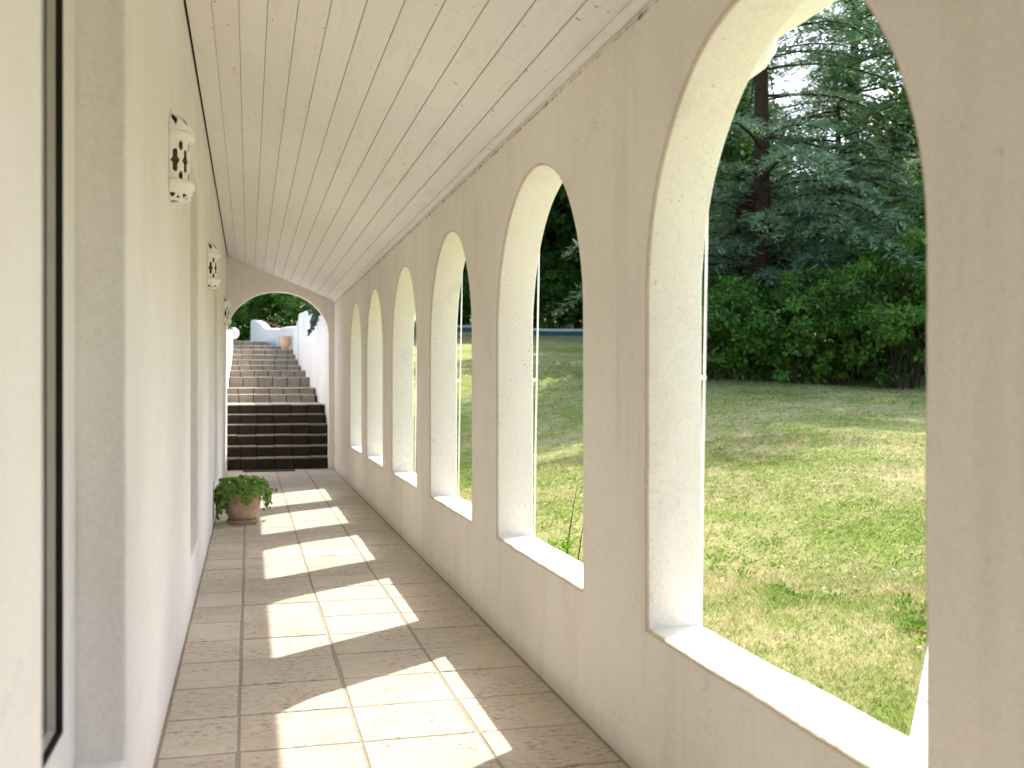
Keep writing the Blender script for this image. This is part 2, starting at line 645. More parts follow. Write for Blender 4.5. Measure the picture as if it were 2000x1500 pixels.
bm = bmesh.new()
nb = 12
total = math.hypot(AR - AL, ZR - ZL)
ux = Vector(((AR - AL) / total, 0, (ZR - ZL) / total))
un = Vector((-ux.z, 0, ux.x))
if un.z < 0: un = -un
P0 = Vector((AL, 0, ZL))
bw = (total - .012 - .006) / nb
rb = random.Random(5)
for i in range(nb):
    s0 = .010 + i * bw
    lo = rb.random() * .0015
    prof = [(s0 + .002, .012), (s0 + .002, lo + .0025), (s0 + .0045, lo), (s0 + bw - .026, lo), (s0 + bw - .0245, lo + .0012), (s0 + bw - .0225, lo + .0012),
            (s0 + bw - .021, lo), (s0 + bw - .0045, lo), (s0 + bw - .002, lo + .0025), (s0 + bw - .002, .012)]
    cuts = [Y0 + .02]
    y = Y0 + rb.uniform(.8, 3.6)
    while y < Y1 - .5:
        cuts.append(y); y += rb.uniform(2.6, 4.2)
    cuts.append(Y1 - .004)
    for a, b in zip(cuts, cuts[1:]):
        ra = [bm.verts.new(P0 + ux * s + un * h + Vector((0, a + .0008, 0))) for s, h in prof]
        rbb = [bm.verts.new(P0 + ux * s + un * h + Vector((0, b - .0008, 0))) for s, h in prof]
        for k in range(len(prof) - 1):
            bm.faces.new((ra[k], ra[k + 1], rbb[k + 1], rbb[k]))
        bm.faces.new(ra[::-1]); bm.faces.new(rbb)
bmesh.ops.recalc_face_normals(bm, faces=bm.faces[:])
bj = bmesh.new()
q = [bj.verts.new(P0 + ux * s_ + un * .0070 + Vector((0, y, 0))) for s_, y in ((.018, Y0), (total - .008, Y0), (total - .008, Y1 - .002), (.018, Y1 - .002))]
bj.faces.new(q)
from_bm("joint_filler", rel(bj), M_filler, roof)
from_bm("ceiling_boards", rel(bm), M_ceiling, roof)
# trim strip along the arcade wall
bm = bmesh.new()
tp = [(AR - .030, zc(AR - .030) - .002), (AR - .030, zc(AR - .030) - .010), (AR - .022, zc(AR - .03) - .020), (AR - .012, zc(AR - .03) - .028), (AR - .004, zc(AR - .03) - .030), (AR - .004, zc(AR) - .002)]
ra = [bm.verts.new((x, Y0 + .16, z)) for x, z in tp]; rb2 = [bm.verts.new((x, Y1 - .003, z)) for x, z in tp]
for k in range(len(tp)):
    bm.faces.new((ra[k], ra[(k + 1) % len(tp)], rb2[(k + 1) % len(tp)], rb2[k]))
bmesh.ops.recalc_face_normals(bm, faces=bm.faces[:])
from_bm("ceiling_trim", rel(bm), M_ceiling, roof)
# near-black sheet painting the darkness of the void above the boards
bm = bmesh.new()
q = [bm.verts.new(P0 + ux * s + un * .016 + Vector((0, y, 0))) for s, y in ((-.02, Y0), (total + .1, Y0), (total + .1, Y1), (-.02, Y1))]
bm.faces.new(q)
from_bm("void_shadow_sheet", rel(bm), M_dark, roof)
# deck with overhang
bm = bmesh.new()
GX, GZ = 1.85, 2.44
dk = [(-4.0, 4.35), (GX - .02, 2.60), (GX - .02, 2.68), (-4.0, 4.43)]
ra = [bm.verts.new((x, Y0 - .3, z)) for x, z in dk]; rb2 = [bm.verts.new((x, Y1 + .3, z)) for x, z in dk]
for k in range(4): bm.faces.new((ra[k], ra[(k + 1) % 4], rb2[(k + 1) % 4], rb2[k]))
bm.faces.new(ra[::-1]); bm.faces.new(rb2)
bmesh.ops.recalc_face_normals(bm, faces=bm.faces[:])
from_bm("roof_deck", rel(bm), M_rooftile, roof)
# soffit closing the eave between wall and gutter
bm = bmesh.new()
box(bm, AR + .01, AR + THK - .002, Y0, Y1 + .19, ZR + .001, 2.80)
box(bm, AR + THK + .001, GX - .10, Y0 - .3, Y1 + .3, 2.50, 2.55)
from_bm("soffit", rel(bm), M_gutter, roof)
# box gutter
bm = bmesh.new()
box(bm, GX - .098, GX, Y0 - .3, Y1 + .3, GZ, GZ + .13, .012, 3)
gut = from_bm("gutter", rel(bm), M_gutter, roof)
# down pipe swan neck on the pier
bm = bmesh.new()
gx, gy = 1.80, 3.36
tube(bm, [(gx, gy, GZ + .02), (gx, gy, GZ - .03), (gx - .03, gy, GZ - .075), (gx - .12, gy, GZ - .14), (gx - .33, gy, GZ - .28), (gx - .39, gy, GZ - .34), (gx - .40, gy, GZ - .42), (gx - .40, gy, .05)],
     [.042] * 8, 16)
from_bm("downpipe", rel(bm), M_gutter, roof, True, 50)

# house body behind the wall
bm = bmesh.new()
box(bm, -4.0, AL - .302, Y0, Y1 + .2, -.25, 3.02)
o = from_bm("house", bm, M_house)
tag(o, "white rendered body of the house behind the window wall", "building")

# ------------------------------------------------------------------ tiled floor
bm = bmesh.new()
ROW, YREF = .383, 4.617
cols = [AL + .012, -.035, .365, .765, AR - .014]
rt = random.Random(11)
k0 = math.floor((Y0 - YREF) / ROW)
k1 = math.ceil((Y1 + .24 - YREF) / ROW)
for k in range(k0, k1):
    for c in range(4):
        x0 = cols[c] + (.007 if c else 0); x1 = cols[c + 1] - (.007 if c < 3 else 0)
        ya = YREF + k * ROW; yb = ya + ROW
        j = lambda: rt.uniform(-.0025, .0025)
        y0, y1 = max(Y0, ya + .005 + j()), min(Y1 + .21, yb - .005 + j())
        if y1 - y0 < .03: continue
        h = rt.uniform(-.0012, .0012)
        vs = box(bm, x0 + j(), x1 + j(), y0, y1, -.03, h, .004, 2)
from_bm("floor", bm, M_tile)
fl = bpy.data.objects["floor"]
tag(fl, kind="structure")
bm = bmesh.new()
box(bm, AL - .001, AR - .0005, Y0, Y1 + .215, -.2, -.0035)
go = from_bm("grout_bed", bm, M_grout, fl)

# ------------------------------------------------------------------ stairs
ST = [  # front Y, height, left X, right X
    (14.82, .165, -.34, 1.16), (15.12, .310, -.34, 1.16), (15.42, .455, -.34, 1.16), (15.72, .600, -.34, 1.16), (16.02, .745, -.34, 1.16), (16.32, .89, -.35, 1.17),
    (17.75, 1.028, -.36, 1.12), (18.17, 1.138, -.36, 1.13), (19.7, 1.334, -.36, 1.10), (20.85, 1.473, -.36, 1.085), (22.2, 1.598, -.36, 1.04), (23.0, 1.735, -.36, 1.025),
    (23.85, 1.869, -.36, 1.02), (24.65, 2.012, -.36, 1.00), (25.5, 2.125, -.36, .80), (26.3, 2.27, -.36, .45)]
stairs = empty("staircase", (.4, 14.82, 0))
tag(stairs, "long flight of worn brown stone block steps climbing between white walls", "stairs")
SO = Vector((.4, 14.82, 0))
rs = random.Random(3)
for i, (y, h, xl, xr) in enumerate(ST):
    yn = ST[i + 1][0] + .03 if i + 1 < len(ST) else y + 2.4
    hb = ST[i - 1][1] - .06 if i else -.1
    bm = bmesh.new(); bt = bmesh.new()
    x = xl - rs.uniform(0, .12)
    jb = .012
    depth = .30
    while x < xr - .02:
        w = rs.uniform(.225, .275)
        x1 = min(x + w, xr)
        if x1 - x > .05:
            dy, dz = rs.uniform(-.006, .006), rs.uniform(-.004, .004)
            box(bm, max(x, xl) + .006, x1 - .006, y + dy, yn - .003, hb, h - .021 + dz, .010, 2)
            yy = y + dy - .010
            while yy < yn - .03:
                y2 = min(yy + .30, yn)
                box(bt, max(x, xl) + .003, x1 - .003, yy + .002, y2 - .002, h - .020 + dz, h + dz + rs.uniform(-.002, .002), .009, 3)
                yy = y2
        x = x1
    rel(bm, SO)
    st = from_bm("step", bm, M_brick_shaded if i < 6 else M_stone, stairs)  # lower flight takes the copy with shade in its colour
    from_bm("tread", rel(bt, SO), M_tread_shaded if i < 5 else M_tread, st)
    bm = bmesh.new()
    box(bm, xl + .01, xr - .01, y + .02, yn - .02, hb + .01, h - .034)
    mt = from_bm("mortar", rel(bm, SO), M_brick_shaded if i < 6 else M_bark, st)

# dark drain grate at the foot of the stairs
bm = bmesh.new()
gx0, gx1 = -.08, .62
box(bm, gx0, gx1, 14.44, 14.455, 0.002, .016, .002)
box(bm, gx0, gx1, 14.635, 14.65, 0.002, .016, .002)
for k in range(24):
    x = gx0 + (gx1 - gx0) * (k + .5) / 24
    box(bm, x - .008, x + .008, 14.455, 14.635, 0.003, .013)
box(bm, gx0, gx1, 14.456, 14.634, 0.002, .0045)
o = from_bm("drain_grate", bm, M_mat)
tag(o, "flat dark grate lying on the tiles at the foot of the stairs", "grate")


# retaining walls
def catmull(P, n=8):
    P = [np.array(p, float) for p in P]
    Q = [2 * P[0] - P[1]] + P + [2 * P[-1] - P[-2]]
    out = []
    for i in range(1, len(Q) - 2):
        for j in range(n):
            t = j / n
            out.append(.5 * ((2 * Q[i]) + (-Q[i - 1] + Q[i + 1]) * t + (2 * Q[i - 1] - 5 * Q[i] + 4 * Q[i + 1] - Q[i + 2]) * t * t + (-Q[i - 1] + 3 * Q[i] - 3 * Q[i + 1] + Q[i + 2]) * t ** 3))
    out.append(P[-1])
    return out


def swept_wall(name, path, thick, zb, mat, side=1):
    """path of (x, y, top); the given line is the face towards the stairs"""
    C = catmull(path, 8)
    bm = bmesh.new()
    rings = []
    for i, p in enumerate(C):
        a, b = C[max(i - 1, 0)], C[min(i + 1, len(C) - 1)]
        t = Vector((b[0] - a[0], b[1] - a[1], 0)).normalized()
        nrm_ = Vector((t.y, -t.x, 0)) * side
        base = Vector((p[0], p[1], 0)); top = p[2] + mnoise.noise(Vector((p[0] * 2, p[1] * 2, 3))) * .02
        prof = [(0, zb), (0, zb + (top - zb) * .5), (0, top - .07), (.018, top - .028), (.06, top - .004), (thick * .5, top + .012), (thick - .06, top - .004), (thick - .018, top - .028), (thick, top - .07), (thick, zb)]
        rings.append([bm.verts.new(base + nrm_ * w + Vector((0, 0, z))) for w, z in prof])
    for a, b in zip(rings, rings[1:]):
        for k in range(len(a) - 1):
            f = bm.faces.new((a[k], a[k + 1], b[k + 1], b[k])); f.smooth = True
    bm.faces.new(rings[0]); bm.faces.new(rings[-1][::-1])
    bmesh.ops.recalc_face_normals(bm, faces=bm.faces[:])
    return from_bm(name, bm, mat)


RW = [(1.175, 14.81, 2.30), (1.15, 16.5, 2.36), (1.125, 18.2, 2.45), (1.10, 20.0, 2.56), (1.08, 21.6, 2.70), (1.05, 23.0, 2.76)]
o = swept_wall("retaining_wall", RW, .25, -.3, M_garden_wall)
tag(o, "tall white garden wall running up the right side of the stairs", "wall")
FW = [(1.035, 23.02, 2.66), (1.02, 23.9, 2.55), (.99, 24.8, 2.56), (.84, 25.8, 2.60), (.60, 26.7, 2.60), (.36, 27.3, 2.66), (.22, 27.7, 2.84), (.04, 28.1, 2.90)]
o = swept_wall("retaining_wall", FW, .25, -.3, M_garden_wall)
tag(o, "white garden wall with swooping top curving left behind the upper steps", "wall")
LW = [(-.345, 14.81, 1.86), (-.36, 17.0, 2.02), (-.365, 20, 2.2), (-.365, 23, 2.36), (-.365, 25.2, 2.46)]
lw = swept_wall("retaining_wall", LW, .25, -.3, M_garden_wall, -1)
tag(lw, "low white wall on the left of the stairs ending in a rounded scroll", "wall")
bm = bmesh.new()
sc = Vector((-.36, 25.32, 2.40))
prof = [(.0, -.13), (.09, -.13), (.125, -.11), (.14, -.06), (.14, .06), (.125, .11), (.09, .13), (0.0, .13)]
ringsv = []
for r_, q in prof:
    ringsv.append([bm.verts.new(sc + Vector((r_ * math.cos(a), q, r_ * math.sin(a)))) for a in (2 * math.pi * k / 28 for k in range(28))])
for a, b in zip(ringsv, ringsv[1:]):
    for k in range(28): bm.faces.new((a[k], a[(k + 1) % 28], b[(k + 1) % 28], b[k]))
bmesh.ops.remove_doubles(bm, verts=bm.verts[:], dist=1e-5)
bmesh.ops.recalc_face_normals(bm, faces=bm.faces[:])
from_bm("scroll_end", bm, M_garden_wall, lw, True, 50)
bm = bmesh.new()
for k in range(9):
    y = 28.35 + k * .02; x = .30 + k * .10
    z = 2.92 - k * .035
    box(bm, x, x + .092, 28.2, 28.5, z - .06, z, .012)
o = from_bm("tile_coping", bm, M_rooftile)
tag(o, "short run of sloping brown tiles showing behind the swooping wall", "coping")
bm = bmesh.new()
box(bm, .25, 1.25, 28.22, 28.48, 1.5, 2.60)
from_bm("base_wall", bm, M_garden_wall, o)

# ------------------------------------------------------------------ ground


def smooth(t):
    t = np.clip(t, 0, 1)
    return t * t * (3 - 2 * t)


def ground_z(a, d):
    a = np.asarray(a, float); d = np.asarray(d, float)
    e = np.clip(d - 2, 0, 45)
    up = .06 * e + .0007 * e * e + .08 * np.clip(d - 47, 0, 60)
    s = smooth((a - 1.4) / 6)
    s = np.maximum(s, smooth((d - 14) / 9))
    right = up * s
    ramp = np.interp(d, [14.8, 15.2, 16.4, 18.3, 22, 26.5, 40, 100], [-.3, -.28, .45, .75, 1.2, 1.9, 3.2, 9.0])
    left = np.where(d < 14.8, -.3, ramp)
    m = smooth((a - 1.25) / .12) * smooth((30 - d) / 6) + smooth((a - 1.25) / 5) * (1 - smooth((30 - d) / 6))
    g = left * (1 - m) + right * m
    return g + .03 * np.sin(a * 1.3 + d * .4) * smooth((a - 2) / 4)


xs = np.concatenate([np.linspace(-150, -8, 24), np.linspace(-7, 1, 17), np.linspace(1.2, 6, 40), np.linspace(6.2, 20, 50), np.linspace(21, 40, 20), np.linspace(45, 220, 24)])
ys = np.concatenate([np.linspace(-120, -8, 20), np.linspace(-7, 14.7, 70), np.linspace(14.8, 30, 60), np.linspace(30.5, 60, 50), np.linspace(63, 320, 40)])
gx_, gy_ = np.meshgrid(xs, ys)
V = np.stack([gx_, gy_, ground_z(gx_, gy_)], 2).reshape(-1, 3)
nx, ny = len(xs), len(ys)
ii = (np.arange(ny - 1)[:, None] * nx + np.arange(nx - 1)[None, :]).ravel()
F = np.stack([ii, ii + 1, ii + 1 + nx, ii + nx], 1)
gnd = link("ground", np_mesh("ground", V, F), M_lawn, None, True)
tag(gnd, kind="structure")

# white paved strip leading off across the lawn from the house
A, B = Vector((1.38, 2.05)), Vector((4.6, 6.05))
dr = (B - A).normalized(); nr = Vector((dr.y, -dr.x))
bm = bmesh.new()
L_ = (B - A).length
nseg = 10
for k in range(nseg):
    p0 = A + dr * (L_ * k / nseg + .008); p1 = A + dr * (L_ * (k + 1) / nseg - .008)
    co = [p0, p1, p1 + nr * .9, p0 + nr * .9]
    zt = [float(ground_z(p.x, p.y)) + .05 for p in co]
    lo = [bm.verts.new((p.x, p.y, z - .15)) for p, z in zip(co, zt)]
    hi = [bm.verts.new((p.x, p.y, z)) for p, z in zip(co, zt)]
    for q in range(4): bm.faces.new((lo[q], lo[(q + 1) % 4], hi[(q + 1) % 4], hi[q]))
    bm.faces.new(hi)
bmesh.ops.recalc_face_normals(bm, faces=bm.faces[:])
tag(from_bm("path", bm, M_path), kind="structure")

# ------------------------------------------------------------------ grass blades, weeds, daisies


def blades(n, dmin, dmax, hmin, hmax, w, patch=0.0):
    z = np.sqrt(rng.uniform(dmin ** 2, dmax ** 2, n))
    yaw = YAW + rng.uniform(R(-3), R(32), n)
    a = z * np.sin(yaw); d = z * np.cos(yaw)
    keep = (a > 1.42)
    e = (a - A.x) * nr.x + (d - A.y) * nr.y
    keep &= ~((e > -.02) & (e < .95) & (d < 6.1))
    a, d = a[keep], d[keep]
    dens = np.sin(a * 2.1 + np.sin(d * 1.3) * 1.5) * np.sin(d * 1.7 + np.sin(a * 1.1) * 1.2)
    k2 = rng.random(len(a)) < (.72 + .28 * dens)
    a, d = a[k2], d[k2]
    n = len(a)
    h = rng.uniform(hmin, hmax, n) * (1 + .5 * (rng.random(n) < .06))
    th = rng.uniform(0, 2 * np.pi, n)
    lean = rng.uniform(.5, 2.2, n) * h
    P = np.stack([a, d, ground_z(a, d) - .004], 1)
    s = np.stack([np.cos(th), np.sin(th), 0 * th], 1)
    ld = np.stack([np.cos(th + 1.4), np.sin(th + 1.4), 0 * th], 1)
    W = (w * rng.uniform(.7, 1.3, n))[:, None]
    mid = P + ld * (lean * .35)[:, None] + np.stack([0 * h, 0 * h, h * .62], 1)
    tip = P + ld * lean[:, None] + np.stack([0 * h, 0 * h, h], 1)
    V = np.stack([P - s * W * .5, P + s * W * .5, mid + s * W * .4, tip, mid - s * W * .4], 1).reshape(-1, 3)
    i = np.arange(n) * 5
    F = np.stack([i, i + 1, i + 2, i + 3, i + 4], 1)
    return V, F


def cat(parts):
    Vs, Fs, o_ = [], [], 0
    for V, F in parts:
        Vs.append(V); Fs.append(F + o_); o_ += len(V)
    return np.concatenate(Vs), np.concatenate(Fs)


V, F = cat([blades(90000, 2.2, 6.5, .012, .042, .0036), blades(90000, 6.5, 13, .012, .034, .006), blades(50000, 13, 26, .014, .034, .012)])
g_ = link("grass", np_mesh("grass", V, F), M_blade)
tag(g_, kind="stuff")


def scatter_px(n, boxes):
    out = []
    for _ in range(n):
        x0, y0, x1, y1 = random.choice(boxes)
        x = random.uniform(x0, x1); y = random.uniform(y0, y1)
        # march to the ground
        z = 1.5
        while z < 60:
            a, d = px(x, z)
            hz = EYE - (y - 750) / FPX * z
            if hz <= float(ground_z(a, d)): break
            z *= 1.02
        if z < 60 and a > 1.45: out.append((a, d))
    return out


# broad-leaved weed clumps in the turf
Ps, Ds, Us, Ls, Ws = [], [], [], [], []
for (a, d) in scatter_px(42, [(1380, 1060, 1520, 1180), (1520, 1140, 1680, 1200), (1760, 1180, 1810, 1240), (1390, 1000, 1800, 1400), (905, 930, 920, 960), (1050, 930, 1130, 1080)]):
    for k in range(random.randint(14, 40)):
        th = random.uniform(0, 6.28); r = abs(random.gauss(0, .07))
        x, y = a + r * math.cos(th), d + r * math.sin(th)
        Ps.append((x, y, float(ground_z(x, y)) + .01)); Ds.append((math.cos(th), math.sin(th), random.uniform(.3, 1.6))); Us.append((0, 0, 1))
        l = random.uniform(.02, .042); Ls.append(l); Ws.append(l * .38)
V, F = leaves(np.array(Ps), np.array(Ds), np.array(Us) + 1e-3, Ls, Ws)
tag(link("weeds", np_mesh("weeds", V, F), M_weed), kind="stuff")

# daisies and fallen petals
Ps, Ds, Us, Ls, Ws = [], [], [], [], []
for (a, d) in scatter_px(120, [(1500, 775, 1650, 825), (1450, 780, 1640, 822), (1480, 850, 1800, 1000), (1500, 775, 1650, 825), (1400, 900, 1800, 1300), (1050, 680, 1130, 1000)]):
    z = float(ground_z(a, d)) + .045
    q = math.hypot(a, d)
    r = random.uniform(.007, .012) * (1 + q * .05)
    for k in range(5):
        th = 1.2566 * k + a * 7
        Ps.append((a, d, z)); Ds.append((math.cos(th), math.sin(th), random.uniform(-.1, .5))); Us.append((0, 0, 1)); Ls.append(r); Ws.append(r * .8)
V, F = leaves(np.array(Ps), np.array(Ds), np.array(Us) + 1e-3, Ls, Ws)
tag(link("daisies", np_mesh("daisies", V, F), M_flower), kind="stuff")


# ------------------------------------------------------------------ lanterns
def half_revolve(prof, mask=None, nphi=72, sub=1, thick=.006):
    """half body of revolution against the wall; prof = list of (r, z) dense; phi 0..pi, protruding to +X"""
    bm = bmesh.new()
    nz = len(prof)
    grid = [[None] * (nphi + 1) for _ in range(nz)]
    for j, (r, z) in enumerate(prof):
        for i in range(nphi + 1):
            ph = math.pi * i / nphi
            grid[j][i] = bm.verts.new((r * math.sin(ph), -r * math.cos(ph), z))
    for j in range(nz - 1):
        for i in range(nphi):
            if mask:
                zz = (prof[j][1] + prof[j + 1][1]) / 2
                if mask(180 * (i + .5) / nphi, (j + .5) / (nz - 1)): continue
            f = bm.faces.new((grid[j][i], grid[j][i + 1], grid[j + 1][i + 1], grid[j + 1][i])); f.smooth = True
    for v in [v for v in bm.verts if not v.link_faces]: bm.verts.remove(v)
    bmesh.ops.recalc_face_normals(bm, faces=bm.faces[:])
    geom = bmesh.ops.solidify(bm, geom=bm.faces[:], thickness=thick)
    return bm


def dense(prof, n):
    out = []
    for (r0, z0), (r1, z1) in zip(prof, prof[1:]):
        for k in range(n): out.append((r0 + (r1 - r0) * k / n, z0 + (z1 - z0) * k / n))
    out.append(prof[-1])
    return out


def body_mask(ph, v):
    for k in range(5):
        c = 18 + 36 * k
        x = abs(ph - c); y = abs(v - .5)
        if y < .26:
            w = 7.6 if y < .19 else 7.6 * math.sqrt(max(0, 1 - ((y - .19) / .07) ** 2))
            if x < w or (y < .08 and x < 7.6 + 7 * (1 - y / .08)): return True
    for k in range(4):
        c = 36 + 36 * k
        for vv in (.84, .16):
            if ((ph - c) / 7.6) ** 2 + ((v - vv) / .11) ** 2 < 1: return True
    return False


def cap_mask(ph, v):
    for k in range(5):
        c = 18 + 36 * k
        if abs(ph - c) < 14 * (1 - abs(v - .42) / .30): return True
    return False


def base_mask(ph, v):
    m = ph % 36
    if .28 < v < .78:
        if abs(m - 9) < 8 * (v - .28) / .5: return True
        if abs(m - 26) < 8 * (.78 - v) / .5: return True
    return False


def make_lantern():
    root = empty("wall_lantern", (0, 0, 0))
    body = [(.072, .062 + .170 * k / 68) for k in range(69)]
    from_bm("body", half_revolve(body, body_mask, 108), M_ceramic, root)
    cap = dense([(.084, .262), (.079, .283), (.064, .306), (.044, .322), (.026, .333), (.015, .346), (.004, .352)], 5)
    from_bm("cap", half_revolve(cap, cap_mask, 90), M_ceramic, root)
    for nm, z, r in (("collar", .245, .079), ("collar", .058, .080)):
        pr = [(r - .010, z - .019), (r + .003, z - .017), (r + .009, z - .010), (r + .011, z), (r + .009, z + .010), (r + .003, z + .017), (r - .010, z + .019)]
        from_bm(nm, half_revolve(pr, None, 40, thick=.004), M_ceramic, root)
    base_ = dense([(.030, .0), (.068, .002), (.078, .012), (.083, .042)], 10)
    from_bm("base", half_revolve(base_, base_mask, 100), M_ceramic, root)
    from_bm("shadow_shell", half_revolve([(.004, .012), (.055, .016), (.060, .05), (.060, .255), (.052, .285), (.030, .315), (.004, .335)], None, 30, thick=.002), M_lantern_shadow, root)  # added dark shell, its colour stands for the shade inside the holes
    return root


def copy_tree(o, parent=None):
    c = o.copy(); COL.objects.link(c)
    if parent: c.parent = parent
    for ch in list(o.children): copy_tree(ch, c)
    return c


LG = "pierced white wall lanterns"
lant = make_lantern()
LL = ["white pierced ceramic lantern on the wall nearest the front, largest of the three",
      "white pierced ceramic lantern on the wall between the near and far ones",
      "small far white pierced lantern on the wall beside the end arch"]
for i, d in enumerate((4.16, 7.90, 12.85)):
    o = lant if i == 0 else copy_tree(lant)
    o.location = (AL + .001, d, 1.903)
    tag(o, LL[i], "lantern", LG)


# ------------------------------------------------------------------ pots and potted plant
def make_pot(name, prof, loc, mat, label, cat_):
    root = empty(name, loc)
    bm = bmesh.new()
    rings = lathe(bm, prof, 40)
    bm.faces.new(rings[0][::-1])
    bmesh.ops.recalc_face_normals(bm, faces=bm.faces[:])
    from_bm("pot", bm, mat, root, True, 45)
    tag(root, label, cat_)
    return root


PP = (-.055, 9.2, .0015)
prof = [(.095, .022), (.108, .028), (.128, .075), (.146, .13), (.155, .18), (.157, .215), (.153, .235), (.160, .245), (.163, .255), (.163, .270), (.157, .276), (.146, .275), (.143, .262), (.142, .23)]
pot = make_pot("potted_plant", prof, PP, M_terracotta, "round terracotta pot of trailing green leaves standing on the floor tiles", "potted plant")
bm = bmesh.new()
rings = lathe(bm, [(.0001, .012), (.118, .012), (.124, .032), (.131, .032), (.131, .026), (.122, .001), (.0001, .001)], 40)
bmesh.ops.recalc_face_normals(bm, faces=bm.faces[:])
from_bm("saucer", bm, M_terracotta, pot, True, 40)
bm = bmesh.new()
rings = lathe(bm, [(.0001, .235), (.145, .232)], 30)
from_bm("soil", bm, M_soil, pot)


def round_leaves(P, Nn, size):
    """roundish scalloped leaves with 8-gon outline, given normals"""
    n = len(P)
    Nn = nrm(Nn)
    ref = nrm(rng.normal(size=(n, 3)))
    u = nrm(np.cross(Nn, ref)); v = np.cross(Nn, u)
    k = 9
    Vs = []
    for j in range(k):
        t = 2 * np.pi * j / k
        rr = size * (.5 + .05 * (-1) ** j) * (.45 if j == 0 else 1)
        Vs.append(P + u * (rr * np.cos(t))[:, None] + v * (rr * np.sin(t))[:, None] + Nn * (size * .10 * (rng.random(n) - .2) * (1 if j % 2 else 1))[:, None])
    V = np.stack(Vs, 1).reshape(-1, 3)
    i = np.arange(n) * k
    F = np.stack([i + j for j in range(k)], 1)
    return V, F


P, Nn, SZ = [], [], []
rp = random.Random(21)
for _ in range(620):          # dome of leaves
    th = rp.uniform(0, 6.283); q = math.sqrt(rp.random())
    rr = .25 * q
    z = .285 + .085 * math.sqrt(max(0, 1 - q * q)) + rp.uniform(-.035, .03)
    if q > .8: z -= (q - .8) * .35
    P.append((rr * math.cos(th), rr * math.sin(th), z))
    Nn.append((math.cos(th) * q * 1.2 + rp.gauss(0, .45), math.sin(th) * q * 1.2 + rp.gauss(0, .45) - .25, .7 + rp.gauss(0, .3)))
    SZ.append(rp.uniform(.026, .052))
for s in range(26):           # trailing strands
    th = rp.uniform(0, 6.283) if s > 12 else rp.choice([-.1, -2.9, -2.6, -2.2, -1.5, -.4, -3.1, -.2])
    ln = rp.uniform(.06, .20) + (.07 if math.cos(th) < -.6 else 0)
    r0 = rp.uniform(.18, .235)
    for k in range(int(ln / .016)):
        z = .28 - k * .016
        r1 = r0 + .012 * math.sin(k) + rp.gauss(0, .010)
        if z < .03: break
        P.append((r1 * math.cos(th) + rp.gauss(0, .014), r1 * math.sin(th) + rp.gauss(0, .014), z))
        Nn.append((math.cos(th) + rp.gauss(0, .4), math.sin(th) + rp.gauss(0, .4), .35 + rp.gauss(0, .3)))
        SZ.append(rp.uniform(.022, .046))
for _ in range(14):           # bits lying by the saucer
    P.append((rp.uniform(.08, .22), rp.uniform(-.16, .0), rp.uniform(.004, .03))); Nn.append((rp.gauss(0, .5), rp.gauss(0, .5), 1)); SZ.append(rp.uniform(.015, .03))
P = np.array(P)
wallx = AL + .012 - PP[0]
P[:, 0] = np.maximum(P[:, 0], wallx + rng.random(len(P)) * .02)
V, F = round_leaves(P, np.array(Nn), np.array(SZ))
V[:, 0] = np.maximum(V[:, 0], AL + .004 - PP[0])
link("foliage", np_mesh("foliage", V, F), M_pot_leaf, pot)
bm = bmesh.new()
for s in range(40):
    th = rp.uniform(0, 6.283); r1 = rp.uniform(.05, .2)
    tube(bm, [(.05 * math.cos(th), .05 * math.sin(th), .23), (r1 * .6 * math.cos(th), r1 * .6 * math.sin(th), .30), (r1 * math.cos(th), r1 * math.sin(th), .34 - r1 * .3)], [.0025, .002, .0015], 5)
from_bm("stems", bm, M_weed, pot)
for _ in range(16):
    th = rp.uniform(0, 6.283); q = rp.uniform(.3, 1)
    cpt = (.22 * q * math.cos(th), .22 * q * math.sin(th) - .02, .30 + .085 * math.sqrt(1 - q * q) + .012)
    V, F = leaves(np.array([cpt] * 5), np.array([(math.cos(1.257 * k), math.sin(1.257 * k) * .6, math.sin(1.257 * k) * .8) for k in range(5)]), np.array([(.01, -1, .6)] * 5), [.010] * 5, [.008] * 5)
    link("flower", np_mesh("flower", V, F), M_flower, pot)

prof = [(.075, 0), (.085, .01), (.11, .10), (.122, .19), (.118, .24), (.108, .265), (.125, .28), (.13, .30), (.122, .315), (.105, .31), (.1, .25)]
pot2 = make_pot("terracotta_urn", prof, (.83, 24.88, 2.013), M_terrapale, "pale terracotta urn standing on an upper stair against the white wall", "urn")
for th in (.3, 2.6):
    bm = bmesh.new()
    cx, sx = math.cos(th), math.sin(th)
    tube(bm, [(.118 * cx, .118 * sx, .19), (.158 * cx, .158 * sx, .22), (.165 * cx, .165 * sx, .27), (.15 * cx, .15 * sx, .325), (.14 * cx, .14 * sx, .345)], [.012, .012, .012, .012, .008], 8)
    from_bm("handle", bm, M_terrapale, pot2, True)
bm = bmesh.new()
lathe(bm, [(.0001, .27), (.104, .265)], 24)
from_bm("soil", bm, M_soil, pot2)

